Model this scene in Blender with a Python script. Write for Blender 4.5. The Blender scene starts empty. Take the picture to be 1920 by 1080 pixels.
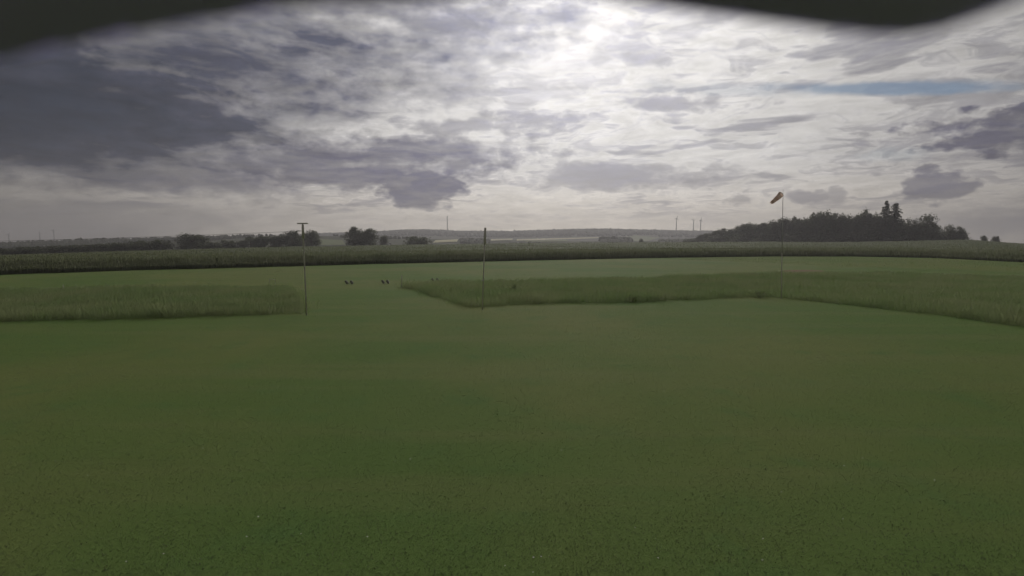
import bpy, bmesh, math, random
import numpy as np
from mathutils import Vector, Matrix

random.seed(7)
rng = np.random.default_rng(7)
sc = bpy.context.scene
col = sc.collection

# ------------------------------------------------------------------ camera
F = 1048.0                 # focal length in pixels of the 1920 px wide photograph
CAM_H = 4.0
PITCH = math.atan((540 - 446) / F)
cam_d = bpy.data.cameras.new('camera')
cam = bpy.data.objects.new('camera', cam_d)
col.objects.link(cam)
cam_d.sensor_width = 36
cam_d.lens = 36 * F / 1920
cam_d.clip_start = 0.02
cam_d.clip_end = 20000
cam.location = (0, 0, CAM_H)
cam.rotation_euler = (math.pi / 2 - PITCH, 0, 0)
cam_d.dof.use_dof = True
cam_d.dof.focus_distance = 32
cam_d.dof.aperture_fstop = 1.6
sc.camera = cam

# ------------------------------------------------------------------ view
sc.view_settings.view_transform = 'Standard'
sc.view_settings.look = 'None'
sc.view_settings.exposure = 0.0
sc.view_settings.gamma = 1.0
sc.view_settings.use_curve_mapping = False
sc.cycles.use_denoising = True
sc.cycles.use_adaptive_sampling = True
sc.cycles.adaptive_threshold = 0.025
sc.cycles.adaptive_min_samples = 12
sc.cycles.max_bounces = 4
sc.cycles.diffuse_bounces = 3
sc.cycles.glossy_bounces = 1
sc.cycles.transmission_bounces = 3
sc.cycles.transparent_max_bounces = 4
sc.cycles.volume_bounces = 0

SUN_AZ, SUN_EL = 6.5, 21.0            # degrees, to the right of +Y / above horizon
a, e = math.radians(SUN_AZ), math.radians(SUN_EL)
SUN = Vector((math.sin(a) * math.cos(e), math.cos(a) * math.cos(e), math.sin(e)))


def pix_dir(x, y):
    u, v = (x - 960) / F, (540 - y) / F
    return Vector((u, math.cos(PITCH) + v * math.sin(PITCH), -math.sin(PITCH) + v * math.cos(PITCH)))


def pix_azel(x, y):
    d = pix_dir(x, y).normalized()
    return math.degrees(math.atan2(d.x, d.y)), math.degrees(math.asin(d.z))


# ------------------------------------------------------------------ sky (world): Nishita behind procedural clouds
world = bpy.data.worlds.new('World')
sc.world = world
world.use_nodes = True
wt = world.node_tree
world.cycles.sampling_method = 'MANUAL'
world.cycles.sample_map_resolution = 256
wt.nodes.clear()


class E:
    """tiny expression builder for shader maths"""
    nt = None

    def __init__(self, s):
        self.s = s

    @staticmethod
    def op(name, *args, clamp=False):
        n = E.nt.nodes.new('ShaderNodeMath')
        n.operation = name
        n.use_clamp = clamp
        for i, q in enumerate(args):
            if isinstance(q, E):
                E.nt.links.new(q.s, n.inputs[i])
            else:
                n.inputs[i].default_value = q
        return E(n.outputs[0])

    def __add__(s, o): return E.op('ADD', s, o)
    __radd__ = __add__
    def __sub__(s, o): return E.op('SUBTRACT', s, o)
    def __rsub__(s, o): return E.op('SUBTRACT', o, s)
    def __mul__(s, o): return E.op('MULTIPLY', s, o)
    __rmul__ = __mul__
    def __truediv__(s, o): return E.op('DIVIDE', s, o)
    def __rtruediv__(s, o): return E.op('DIVIDE', o, s)
    def max(s, o): return E.op('MAXIMUM', s, o)
    def min(s, o): return E.op('MINIMUM', s, o)
    def sqrt(s): return E.op('SQRT', s)
    def exp(s): return E.op('EXPONENT', s)


def sstep(x, lo, hi):
    n = E.nt.nodes.new('ShaderNodeMapRange')
    n.interpolation_type = 'SMOOTHSTEP'
    E.nt.links.new(x.s, n.inputs['Value'])
    n.inputs['From Min'].default_value = lo
    n.inputs['From Max'].default_value = hi
    return E(n.outputs[0])


def noise(vec, scale, detail=5, rough=0.55, lac=2.0, dist=0.0, color=False):
    n = E.nt.nodes.new('ShaderNodeTexNoise')
    E.nt.links.new(vec, n.inputs['Vector'])
    n.inputs['Scale'].default_value = scale
    n.inputs['Detail'].default_value = detail
    n.inputs['Roughness'].default_value = rough
    n.inputs['Lacunarity'].default_value = lac
    n.inputs['Distortion'].default_value = dist
    return E(n.outputs[0])


def combine(x, y, z):
    n = E.nt.nodes.new('ShaderNodeCombineXYZ')
    for i, q in enumerate((x, y, z)):
        if isinstance(q, E):
            E.nt.links.new(q.s, n.inputs[i])
        else:
            n.inputs[i].default_value = q
    return n.outputs[0]


def mixc(fac, c1, c2):
    n = E.nt.nodes.new('ShaderNodeMix')
    n.data_type = 'RGBA'
    E.nt.links.new(fac.s, n.inputs['Factor'])
    for name, c in ((6, c1), (7, c2)):
        if isinstance(c, tuple):
            n.inputs[name].default_value = (*c, 1)
        else:
            E.nt.links.new(c, n.inputs[name])
    return n.outputs[2]


def scalec(c, fac):
    n = E.nt.nodes.new('ShaderNodeVectorMath')
    n.operation = 'SCALE'
    if isinstance(c, tuple):
        n.inputs[0].default_value = c
    else:
        E.nt.links.new(c, n.inputs[0])
    E.nt.links.new(fac.s, n.inputs['Scale'])
    return n.outputs[0]


E.nt = wt
tc = wt.nodes.new('ShaderNodeTexCoord')
nrm = wt.nodes.new('ShaderNodeVectorMath'); nrm.operation = 'NORMALIZE'
wt.links.new(tc.outputs['Generated'], nrm.inputs[0])
sep = wt.nodes.new('ShaderNodeSeparateXYZ')
wt.links.new(nrm.outputs[0], sep.inputs[0])
dx, dy, dz = (E(sep.outputs[i]) for i in range(3))
az = E.op('ARCTAN2', dx, dy) * (180 / math.pi)
el = E.op('ARCSINE', dz) * (180 / math.pi)
dzp = dz.max(0.0) + 0.13
px_, py_ = dx / dzp, dy / dzp
P = combine(px_, py_, 3.1)
dot = wt.nodes.new('ShaderNodeVectorMath'); dot.operation = 'DOT_PRODUCT'
wt.links.new(nrm.outputs[0], dot.inputs[0])
dot.inputs[1].default_value = SUN
theta = E.op('ARCCOSINE', E(dot.outputs['Value']).min(0.99999)) * (180 / math.pi)

def noise2(vec, scale, detail=5, rough=0.55):
    r = noise(vec, scale, detail, rough)
    r.s.node.noise_dimensions = '2D'
    return r


def combine2(x, y, z):
    return combine(x + z * 7.31, y + z * 3.77, 0.0)


# domain warp so that cloud edges curl instead of following the noise lattice
wx = noise2(combine2(px_, py_, 21.0), 1.1, 3, 0.6) - 0.5
wy = noise2(combine2(px_, py_, 33.0), 1.1, 3, 0.6) - 0.5
qx, qy = px_ + wx * 0.9, py_ + wy * 0.9
P = combine2(qx, qy, 3.1)
nA = noise2(P, 0.62, 5, 0.58)
nB = noise2(combine2(qx, qy, 5.3), 1.9, 5, 0.62)
nC = noise2(combine2(qx * 0.8, qy, 7.9), 5.5, 5, 0.66)
nD = noise2(combine2(qx * 0.7, qy, 9.7), 2.6, 5, 0.66)
PA = combine2(az * 0.075 + wx * 0.5, el * 0.21 + wy * 0.3, 1.0)          # ragged cloud edges, flatter than wide
nE = noise2(PA, 1.5, 6, 0.56)
nF = noise2(combine2(az * 0.09, el * 0.17, 4.0), 5.5, 5, 0.56)

nS = noise2(combine2(az * 0.05 + wx * 0.7, el * 0.30 + wy * 0.8, 2.0), 2.0, 6, 0.54)      # long flat streaks
nT = noise2(combine2(az * 0.06 + wy * 0.8, el * 0.26 + wx * 0.8, 8.0), 5.2, 5, 0.54)
s1 = theta / 35.0
glow = (s1 * s1 * -1.0).exp()
s2 = theta / 12.0
core = (s2 * s2 * -1.0).exp()

# thin bright altostratus sheet
lum = 0.170 + glow * 0.78 + core * 0.18
lum = lum * (1.0 + (nB - 0.5) * 0.35 + (nC - 0.5) * 0.20 + (nT - 0.5) * 0.55)
low = sstep(el, 8.0, 0.0)
lum = lum * (1.0 + low * 0.34)
warm = mixc(low, (1.0, 0.972, 0.938), (1.0, 0.905, 0.765))
sheet = scalec(warm, lum)

# grey cloud, darker away from the sun
dl = 0.072 + glow * 0.12 + core * 0.30
dl = dl * (1.0 + (nD - 0.5) * 0.6 + (nC - 0.5) * 0.25 + (nT - 0.5) * 0.9)
dark = scalec((0.83, 0.825, 1.16), dl)

# rippled middle-level cloud everywhere
rip = sstep(nA * 0.55 + nB * 0.6 + (nC - 0.5) * 0.35, 0.53, 0.74)
wisp = sstep(nD * 0.75 + nC * 0.40, 0.575, 0.74)
cov = (rip * 0.50).max(wisp * 0.42) * (1.0 - sstep(el, 5.0, 0.0) * 0.6)
strk = sstep(nS * 0.8 + nT * 0.35, 0.55, 0.78)
cov = cov.max(strk * 0.66 * sstep(el, 0.3, 3.5)) * (1.0 - core * 0.35)


def blob(cx, cy, rx, ry, soft=0.5, amp=1.1, fine=0.5, tilt=0.0):
    """one cloud: an ellipse of sky with a ragged border"""
    a0, e0 = pix_azel(cx, cy)
    a1, _ = pix_azel(cx + rx, cy)
    _, e1 = pix_azel(cx, cy - ry)
    ra, re = max(a1 - a0, 0.2), max(e1 - e0, 0.2)
    al, dl_ = pix_azel(cx - rx, cy)
    ar, dr_ = pix_azel(cx + rx, cy)
    tilt = tilt + (dr_ - dl_) / (ar - al)
    u = az - a0
    v = el - e0 - u * tilt
    u, v = u / ra, v / re
    r = (u * u + v * v).sqrt() + (nE - 0.5) * amp * 2.6 + (nF - 0.5) * fine * 2.2
    return 1.0 - sstep(r, 1.0 - soft, 1.0 + soft)


# (x, y, rx, ry, soft, amp, fine, tilt, strength)
CL = [
    (150, 205, 360, 118, 0.7, 0.38, 0.2, 0.0, 1.3),       # great dark bank on the left
    (-150, 150, 420, 150, 0.5, 0.6, 0.3, 0.0, 1.2),
    (450, 120, 460, 115, 0.95, 0.7, 0.4, 0.0, 0.95),
    (840, 50, 190, 60, 0.85, 1.0, 0.7, 0.0, 0.72),
    (590, 300, 360, 52, 0.8, 1.0, 0.7, 0.0, 0.88),
    (785, 350, 80, 42, 0.25, 0.5, 0.5, 0.0, 0.92),         # wedge over the field
    (700, 325, 250, 28, 0.45, 0.9, 0.6, 0.05, 0.88),
    (330, 335, 320, 36, 0.8, 1.0, 0.7, 0.0, 0.82),
    (1140, 328, 160, 26, 0.7, 1.2, 0.8, 0.0, 0.6),
    (1290, 195, 120, 13, 0.7, 1.3, 0.8, 0.0, 0.6),
    (1200, 110, 60, 14, 0.8, 1.0, 0.9, 0.0, 0.45),
    (1080, 45, 40, 20, 0.8, 1.0, 0.9, 0.0, 0.4),
    (880, 235, 150, 20, 0.7, 1.4, 0.9, 0.05, 0.62),
    (1885, 252, 180, 56, 0.5, 1.0, 0.9, 0.0, 0.98),        # heavy cumulus on the right
    (1750, 345, 74, 38, 0.35, 0.8, 1.0, 0.0, 0.8),
    (2080, 230, 180, 70, 0.4, 0.9, 0.6, 0.0, 0.85),
    (1512, 372, 44, 16, 0.35, 0.6, 0.8, 0.0, 0.6),
    (1385, 374, 34, 12, 0.35, 0.6, 0.8, 0.0, 0.55),
    (1570, 368, 18, 18, 0.45, 0.8, 0.9, 0.0, 0.5),
    (1880, 420, 190, 34, 0.8, 0.7, 0.6, 0.0, 0.68),
    (90, 420, 330, 60, 0.9, 0.6, 0.5, 0.0, 0.5),
]
big = None
for (x, y, rx, ry, so, am, fi, ti, k) in CL:
    m = blob(x, y, rx, ry, so, am, fi, ti) * k
    big = m if big is None else big.max(m)
big = big * (1.0 + (nS - 0.5) * 0.7 + (nT - 0.5) * 0.7)
cov = cov.max(big).min(1.0)
bankd = blob(30, 210, 470, 135, 0.8, 0.5, 0.3).max(blob(430, 110, 460, 120, 0.95, 0.6, 0.3) * 0.55)            # the bank is thicker: less light comes through
dark = mixc(bankd, dark, scalec((0.58, 0.76, 1.22), dl * 0.43))

thin = sstep(cov, 0.01, 0.14) * (1.0 - sstep(cov, 0.14, 0.42))
sheet = scalec(sheet, 1.0 + thin * 0.12)
cloud = mixc(cov, sheet, dark)

sky = wt.nodes.new('ShaderNodeTexSky')
sky.sky_type = 'NISHITA'
sky.sun_disc = False
sky.sun_elevation = math.radians(SUN_EL)
sky.sun_rotation = math.radians(SUN_AZ)
sky.altitude = 400
sky.air_density = 1.0
sky.dust_density = 0.3
sky.ozone_density = 3.0
blue_col = scalec(sky.outputs[0], E.op('MULTIPLY', 0.045, 1.0))
hole = blob(1660, 166, 260, 11, 0.6, 0.45, 0.45)
hole2 = blob(1420, 168, 160, 10, 0.8, 1.0, 0.6)
hole3 = blob(1660, 292, 70, 14, 0.8, 1.0, 0.6)
hole = (hole * 0.80).max(hole2 * 0.28).max(hole3 * 0.25)
final = mixc(hole, cloud, blue_col)

bg = wt.nodes.new('ShaderNodeBackground')
bg.inputs['Strength'].default_value = 1.0
wt.links.new(final, bg.inputs['Color'])
wo = wt.nodes.new('ShaderNodeOutputWorld')
wt.links.new(bg.outputs[0], wo.inputs['Surface'])

# ------------------------------------------------------------------ sun, veiled by cloud
sun_d = bpy.data.lights.new('sun', 'SUN')
sun_d.energy = 1.5
sun_d.angle = math.radians(16)
sun_d.color = (1.0, 0.95, 0.87)
sun_o = bpy.data.objects.new('sun', sun_d)
sun_o.rotation_euler = (-SUN).to_track_quat('-Z', 'Y').to_euler()
sun_o.location = (0, 60, 60)
col.objects.link(sun_o)


# ------------------------------------------------------------------ materials
def new_mat(name):
    m = bpy.data.materials.new(name)
    m.use_nodes = True
    m.node_tree.nodes.clear()
    E.nt = m.node_tree
    return m


def out(shader):
    o = E.nt.nodes.new('ShaderNodeOutputMaterial')
    E.nt.links.new(shader, o.inputs['Surface'])


def principled(colour, rough=0.8, spec=0.3, normal=None, sheen=0.0):
    n = E.nt.nodes.new('ShaderNodeBsdfPrincipled')
    if isinstance(colour, tuple):
        n.inputs['Base Color'].default_value = (*colour, 1)
    else:
        E.nt.links.new(colour, n.inputs['Base Color'])
    n.inputs['Roughness'].default_value = rough
    n.inputs['Specular IOR Level'].default_value = spec
    n.inputs['Sheen Weight'].default_value = sheen
    if normal is not None:
        E.nt.links.new(normal, n.inputs['Normal'])
    return n.outputs[0]


def world_pos():
    g = E.nt.nodes.new('ShaderNodeNewGeometry')
    return g.outputs['Position']


def obj_pos():
    g = E.nt.nodes.new('ShaderNodeTexCoord')
    return g.outputs['Object']


def bump(h, strength, dist):
    b = E.nt.nodes.new('ShaderNodeBump')
    b.inputs['Strength'].default_value = strength
    b.inputs['Distance'].default_value = dist
    E.nt.links.new(h.s, b.inputs['Height'])
    return b.outputs[0]


def attr(name):
    n = E.nt.nodes.new('ShaderNodeAttribute')
    n.attribute_name = name
    return E(n.outputs['Fac'])


def mix_shader(f, s1, s2):
    n = E.nt.nodes.new('ShaderNodeMixShader')
    n.inputs[0].default_value = f
    E.nt.links.new(s1, n.inputs[1])
    E.nt.links.new(s2, n.inputs[2])
    return n.outputs[0]


def translucent(colour):
    n = E.nt.nodes.new('ShaderNodeBsdfTranslucent')
    E.nt.links.new(colour, n.inputs['Color'])
    return n.outputs[0]


GREEN_A, GREEN_B, GREEN_C = (0.118, 0.188, 0.050), (0.172, 0.205, 0.066), (0.100, 0.186, 0.056)


def lawn_colour(p):
    big_n = noise(p, 0.055, 4, 0.55)
    mid_n = noise(p, 0.5, 5, 0.65)
    fine = noise(p, 9.0, 5, 0.75)
    c = mixc(sstep(big_n, 0.38, 0.62), GREEN_A, GREEN_B)
    c = mixc(sstep(mid_n, 0.50, 0.72) * 0.6, c, GREEN_C)
    straw = sstep(fine, 0.54, 0.72) * 0.22
    c = mixc(straw, c, (0.20, 0.185, 0.085))
    mp = E.nt.nodes.new('ShaderNodeMapping')          # faint mowing bands across the field
    mp.inputs['Scale'].default_value = (0.035, 0.42, 1.0)
    mp.inputs['Rotation'].default_value = (0, 0, 0.06)
    E.nt.links.new(p, mp.inputs['Vector'])
    band = noise(mp.outputs[0], 1.0, 4, 0.6)
    c = mixc(sstep(band, 0.46, 0.66) * 0.55, c, (0.174, 0.205, 0.072))
    thinp = sstep(noise(p, 1.7, 6, 0.7), 0.60, 0.75) * 0.38
    c = mixc(thinp, c, (0.085, 0.085, 0.045))
    return c, fine, mid_n


m_lawn = new_mat('mown grass')
p = world_pos()
c, fine, mid_n = lawn_colour(p)
vf = noise(p, 38.0, 4, 0.75)
nb = bump(fine * 0.6 + vf * 0.5 + mid_n * 0.8, 0.6, 0.05)
out(principled(c, 0.95, 0.04, nb))

m_blade = new_mat('short grass blades')
p = world_pos()
c, fine, mid_n = lawn_colour(p)
c = mixc(attr('tint') * 0.5 + 0.25, c, (0.165, 0.160, 0.130))
out(mix_shader(0.38, principled(c, 0.9, 0.05), translucent(c)))

m_tall = new_mat('unmown grass')
p = world_pos()
pn = noise(p, 0.22, 4, 0.6)
c = mixc(sstep(pn, 0.4, 0.62), (0.215, 0.300, 0.118), (0.270, 0.318, 0.150))
c = mixc(attr('tint') * 0.35, c, (0.38, 0.37, 0.23))
out(mix_shader(0.42, principled(c, 0.85, 0.08), translucent(c)))

m_crop = new_mat('standing crop')
p = world_pos()
c_lift = attr('tint') * 0.4 + 0.05
pn = noise(p, 0.05, 4, 0.6)
c = mixc(sstep(pn, 0.35, 0.65), (0.096, 0.122, 0.058), (0.114, 0.132, 0.068))
c = mixc(c_lift, c, (0.36, 0.35, 0.24))
out(mix_shader(0.6, principled(c, 0.75, 0.2), translucent(c)))

m_canopy = new_mat('crop top')
p = world_pos()
pn = noise(p, 0.05, 4, 0.6)
fn = noise(p, 2.2, 6, 0.75)
c = mixc(sstep(pn, 0.35, 0.65), (0.096, 0.122, 0.058), (0.114, 0.132, 0.068))
c = mixc(sstep(fn, 0.5, 0.75) * 0.4, c, (0.14, 0.145, 0.085))
out(principled(c, 0.9, 0.1, bump(fn, 1.0, 0.3)))

m_land = new_mat('farmland')
p = world_pos()
bn = noise(p, 0.0035, 3, 0.5)
mn = noise(p, 0.03, 5, 0.65)
c = mixc(sstep(bn, 0.42, 0.58), (0.050, 0.062, 0.030), (0.075, 0.085, 0.042))
c = mixc(sstep(mn, 0.5, 0.7) * 0.7, c, (0.035, 0.045, 0.022))
out(principled(c, 0.95, 0.05, bump(mn, 1.0, 4.0)))


def field_mat(name, c1, c2):
    m = new_mat(name)
    p = world_pos()
    n = noise(p, 0.02, 5, 0.6)
    out(principled(mixc(sstep(n, 0.35, 0.65), c1, c2), 0.95, 0.05))
    return m


m_pale = field_mat('ripe barley field', (0.52, 0.49, 0.30), (0.66, 0.62, 0.42))
m_green = field_mat('far pasture', (0.15, 0.19, 0.07), (0.19, 0.21, 0.085))
m_soil = field_mat('dry soil', (0.22, 0.13, 0.08), (0.16, 0.13, 0.07))


def leaf_mat(name, c1, c2, tr=0.25):
    m = new_mat(name)
    p = obj_pos()
    n = noise(p, 0.55, 4, 0.6)
    c = mixc(sstep(n, 0.35, 0.65), c1, c2)
    c = mixc(attr('tint') * 0.55, c, tuple(q * 0.55 for q in c1))
    out(mix_shader(tr, principled(c, 0.65, 0.2), translucent(c)))
    return m


m_leaf = leaf_mat('broadleaf foliage', (0.105, 0.120, 0.075), (0.140, 0.150, 0.095), 0.5)
m_leaf2 = leaf_mat('olive foliage', (0.120, 0.130, 0.080), (0.150, 0.155, 0.098), 0.5)
m_needle = leaf_mat('spruce needles', (0.085, 0.100, 0.070), (0.110, 0.120, 0.085), 0.4)
m_weed = leaf_mat('weed leaves', (0.20, 0.26, 0.11), (0.24, 0.28, 0.13), 0.5)
m_far = leaf_mat('far woodland', (0.070, 0.085, 0.042), (0.090, 0.100, 0.050), 0.1)

m_bark = new_mat('bark')
p = obj_pos()
n = noise(p, 3.0, 5, 0.7)
out(principled(mixc(n, (0.05, 0.04, 0.03), (0.13, 0.10, 0.075)), 0.9, 0.1, bump(n, 0.8, 0.05)))

m_wood = new_mat('weathered pole wood')
p = obj_pos()
n = noise(p, 6.0, 6, 0.7)
out(principled(mixc(n, (0.40, 0.38, 0.33), (0.58, 0.55, 0.48)), 0.85, 0.2, bump(n, 0.6, 0.01)))

m_steel = new_mat('dull galvanised steel')
p = obj_pos()
n = noise(p, 9.0, 4, 0.6)
out(principled(mixc(n, (0.42, 0.41, 0.40), (0.52, 0.50, 0.49)), 0.55, 0.4))

m_mast = new_mat('grey painted mast')
p = obj_pos()
n = noise(p, 0.2, 3, 0.6)
out(principled(mixc(n, (0.035, 0.035, 0.037), (0.055, 0.055, 0.055)), 0.7, 0.3))

m_net = new_mat('black net cord')
out(principled((0.06, 0.065, 0.055), 0.9, 0.1))

m_pad = new_mat('dark foam pad')
p = obj_pos()
n = noise(p, 12.0, 4, 0.6)
out(principled(mixc(n, (0.15, 0.155, 0.12), (0.22, 0.225, 0.17)), 0.9, 0.1))


def cloth(name, colour):
    m = new_mat(name)
    p = obj_pos()
    n = noise(p, 7.0, 4, 0.6)
    c = mixc(n, tuple(q * 0.75 for q in colour), tuple(min(q * 1.2, 1) for q in colour))
    out(mix_shader(0.7, principled(c, 0.8, 0.2, bump(n, 0.5, 0.03)), translucent(c)))
    return m


m_sock_a = cloth('faded pale cloth', (0.72, 0.61, 0.54))
m_sock_b = cloth('faded rust cloth', (0.60, 0.46, 0.39))

m_eave = new_mat('tarred roof felt')
p = obj_pos()
n = noise(p, 18.0, 5, 0.7)
out(principled(mixc(n, (0.43, 0.36, 0.88), (0.48, 0.40, 0.95)), 0.9, 0.2, bump(n, 0.5, 0.004)))

m_daisy = new_mat('white petals')
out(principled((0.75, 0.75, 0.70), 0.7, 0.2))


# ------------------------------------------------------------------ object helpers
def tag(o, label=None, cat=None, group=None, kind=None):
    if label: o['label'] = label
    if cat: o['category'] = cat
    if group: o['group'] = group
    if kind: o['kind'] = kind
    return o


def link(name, me, mat=None, parent=None):
    o = bpy.data.objects.new(name, me)
    col.objects.link(o)
    if mat is not None and not me.materials:
        me.materials.append(mat)
    if parent is not None:
        o.parent = parent
    return o


def empty(name, loc):
    o = bpy.data.objects.new(name, None)
    o.empty_display_size = 0.3
    o.location = loc
    col.objects.link(o)
    return o


def np_mesh(name, verts, faces, tint=None, smooth=False):
    """verts (n,3), faces (m,k) with constant k"""
    verts = np.asarray(verts, np.float32)
    faces = np.asarray(faces, np.int32)
    me = bpy.data.meshes.new(name)
    k = faces.shape[1]
    me.vertices.add(len(verts))
    me.vertices.foreach_set('co', verts.ravel())
    me.loops.add(faces.size)
    me.loops.foreach_set('vertex_index', faces.ravel())
    me.polygons.add(len(faces))
    me.polygons.foreach_set('loop_start', np.arange(0, faces.size, k, dtype=np.int32))
    if smooth:
        me.polygons.foreach_set('use_smooth', np.ones(len(faces), bool))
    if tint is not None:
        at = me.attributes.new('tint', 'FLOAT', 'FACE')
        at.data.foreach_set('value', np.asarray(tint, np.float32))
    me.update(calc_edges=True)
    return me


class MB:
    """collects tubes, boxes and prisms for one mesh"""

    def __init__(self):
        self.v, self.f = [], []

    def tube(self, pts, radii, n=8, caps=True):
        base = len(self.v)
        pts = [Vector(q) for q in pts]
        for i, q in enumerate(pts):
            d = (pts[min(i + 1, len(pts) - 1)] - pts[max(i - 1, 0)]).normalized()
            s = d.cross(Vector((0, 1, 0) if abs(d.y) < 0.9 else (1, 0, 0))).normalized()
            t = d.cross(s)
            for k in range(n):
                w = 2 * math.pi * k / n
                self.v.append(q + (s * math.cos(w) + t * math.sin(w)) * radii[i])
        for i in range(len(pts) - 1):
            for k in range(n):
                k2 = (k + 1) % n
                self.f.append((base + i * n + k, base + i * n + k2, base + (i + 1) * n + k2, base + (i + 1) * n + k))
        if caps:
            self.f.append(tuple(base + k for k in range(n))[::-1])
            self.f.append(tuple(base + (len(pts) - 1) * n + k for k in range(n)))
        return self

    def box(self, c, size, rot=None):
        base = len(self.v)
        R = rot or Matrix.Identity(3)
        for sx in (-1, 1):
            for sy in (-1, 1):
                for sz in (-1, 1):
                    self.v.append(Vector(c) + R @ Vector((sx * size[0] / 2, sy * size[1] / 2, sz * size[2] / 2)))
        for q in ((0, 1, 3, 2), (4, 6, 7, 5), (0, 4, 5, 1), (2, 3, 7, 6), (0, 2, 6, 4), (1, 5, 7, 3)):
            self.f.append(tuple(base + i for i in q))
        return self

    def mesh(self, name, smooth=False):
        me = bpy.data.meshes.new(name)
        me.from_pydata([tuple(q) for q in self.v], [], self.f)
        if smooth:
            for q in me.polygons:
                q.use_smooth = True
        me.update()
        return me

    def build(self, name, mat, parent=None, smooth=False):
        return link(name, self.mesh(name, smooth), mat, parent)


# ------------------------------------------------------------------ terrain
def interp(x, pts):
    return np.interp(x, [q[0] for q in pts], [q[1] for q in pts])


COSP = math.cos(PITCH)
CROP_FRONT = [(-600, 530), (0, 515), (240, 507), (480, 501), (700, 495), (960, 489), (1200, 484), (1440, 481), (1600, 481), (1760, 484), (1920, 492), (2500, 512)]
CROP_REAR_Y = [(-600, 486), (0, 477), (240, 469.5), (480, 463), (700, 459), (850, 457), (960, 455), (1200, 453.5), (1440, 452.5), (1560, 453.5), (1660, 452), (1812, 448.5), (1920, 456), (2500, 466)]
CROP_REAR_D = [(-600, 140), (0, 160), (480, 200), (960, 260), (1440, 285), (1920, 285), (2500, 250)]
CROP_H = 1.5
RIDGE1 = [(-600, 470), (0, 459), (75, 455), (150, 452), (250, 450), (340, 447.5), (450, 444), (560, 442), (650, 443), (750, 447), (900, 450), (1100, 452), (1290, 452), (1500, 455), (1700, 458), (2500, 470)]
RIDGE2 = [(-600, 470), (300, 460), (500, 447), (600, 441.5), (720, 437.5), (760, 434.5), (800, 434.5), (870, 437), (960, 437.5), (1000, 436), (1080, 433.5), (1140, 433), (1200, 434.5), (1260, 436), (1330, 437), (1500, 442), (1800, 455), (2500, 470)]
Y1, Y2 = 800.0, 1800.0


def column(X, Y):
    """image column of a bearing, used only as a bearing scale"""
    return 960 + F * np.clip(X / np.maximum(Y, 1e-6), -1.45, 1.45) / COSP


def front_depth(c):
    y = interp(c, CROP_FRONT)
    v = (540 - y) / F
    return CAM_H * (math.cos(PITCH) + v * math.sin(PITCH)) / (math.sin(PITCH) - v * math.cos(PITCH))


def zat(ypix, depth):
    return CAM_H - (ypix - 446) / F * depth * 1.004


def terrain(X, Y):
    X, Y = np.asarray(X, float), np.asarray(Y, float)
    r = np.hypot(X, Y)
    azr = np.arctan2(X, Y)
    azc = np.clip(azr, -0.93, 0.93)
    dep = r * np.cos(azc)
    c = 960 + F * np.tan(azc) / COSP
    d0 = front_depth(c) + 3
    d1 = interp(c, CROP_REAR_D)
    z1 = zat(interp(c, CROP_REAR_Y), d1) - CROP_H
    right = np.clip((c - 1230) / 120, 0, 1)
    d2 = 420 + 130 * right
    z2 = z1 - 4.5 + right * 3.2
    z3 = -10 - 4 * right
    zr1 = zat(interp(c, RIDGE1), Y1)
    zr2 = zat(interp(c, RIDGE2), Y2)
    mid = np.minimum(zr1 - 10, zr2 - 21)
    keys = [(np.zeros_like(c), np.zeros_like(c)), (d0, 0 * c), (d1, z1), (d2, z2), (0 * c + 620, z3), (0 * c + Y1, zr1),
            (0 * c + 1150, mid), (0 * c + Y2, zr2), (0 * c + 2250, zr2 - 25), (0 * c + 5000, zr2 - 40)]
    z = np.zeros_like(c)
    for (da, za), (db, zb) in zip(keys[:-1], keys[1:]):
        t = np.clip((dep - da) / np.maximum(db - da, 1e-3), 0, 1)
        lin = t
        t = t * t * (3 - 2 * t)
        t = np.where(da > 5, 0.5 * t + 0.5 * lin, t)
        z = np.where((dep >= da) & (dep <= db), za + (zb - za) * t, z)
    return z


def tz(x, y):
    return float(terrain(np.array([x]), np.array([y]))[0])


def flat(x, y, z=0.0):
    d = pix_dir(x, y)
    t = (z - CAM_H) / d.z
    return Vector((d.x * t, d.y * t, z))


def at_depth(x, y, Y):
    d = pix_dir(x, y)
    t = Y / d.y
    return Vector((d.x * t, Y, CAM_H + d.z * t))


def land_hit(x, y, start):
    d = pix_dir(x, y)
    ys = np.arange(start, 2200, 2.5)
    zz = CAM_H + d.z / d.y * ys
    g = terrain(d.x / d.y * ys, ys)
    k = np.nonzero(zz <= g)[0]
    Y = ys[k[0]] if len(k) else start
    return Vector((d.x / d.y * Y, Y, tz(d.x / d.y * Y, Y)))


# ground: one polar sheet to the horizon
angs = np.concatenate([np.radians(np.arange(-56, 56.01, 0.4)), np.radians(np.arange(60, 304, 6.0))])
rad = np.concatenate([[0.5, 2, 4, 7], np.geomspace(10, 320, 70), np.geomspace(330, 2300, 90)])
A, R_ = np.meshgrid(angs, rad, indexing='ij')
X, Y = R_ * np.sin(A), R_ * np.cos(A)
Z = terrain(X, Y)
nr, na = len(rad), len(angs)
V = np.stack([X, Y, Z], -1).reshape(-1, 3)
ii, jj = np.meshgrid(np.arange(na), np.arange(nr - 1), indexing='ij')
i2 = (ii + 1) % na
Fq = np.stack([ii * nr + jj, ii * nr + jj + 1, i2 * nr + jj + 1, i2 * nr + jj], -1).reshape(-1, 4)
V = np.vstack([V, [[0, 0, 0]]])
me = np_mesh('ground', V, Fq[:, ::-1], smooth=True)
me.materials.append(m_lawn)
me.materials.append(m_land)
cen = V[Fq].mean(1)
colc = column(cen[:, 0], np.maximum(cen[:, 1], 0.1))
me.polygons.foreach_set('material_index', (np.hypot(cen[:, 0], cen[:, 1]) > 165).astype(np.int32))
ground = link('ground', me)
tag(ground, kind='structure')


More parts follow.
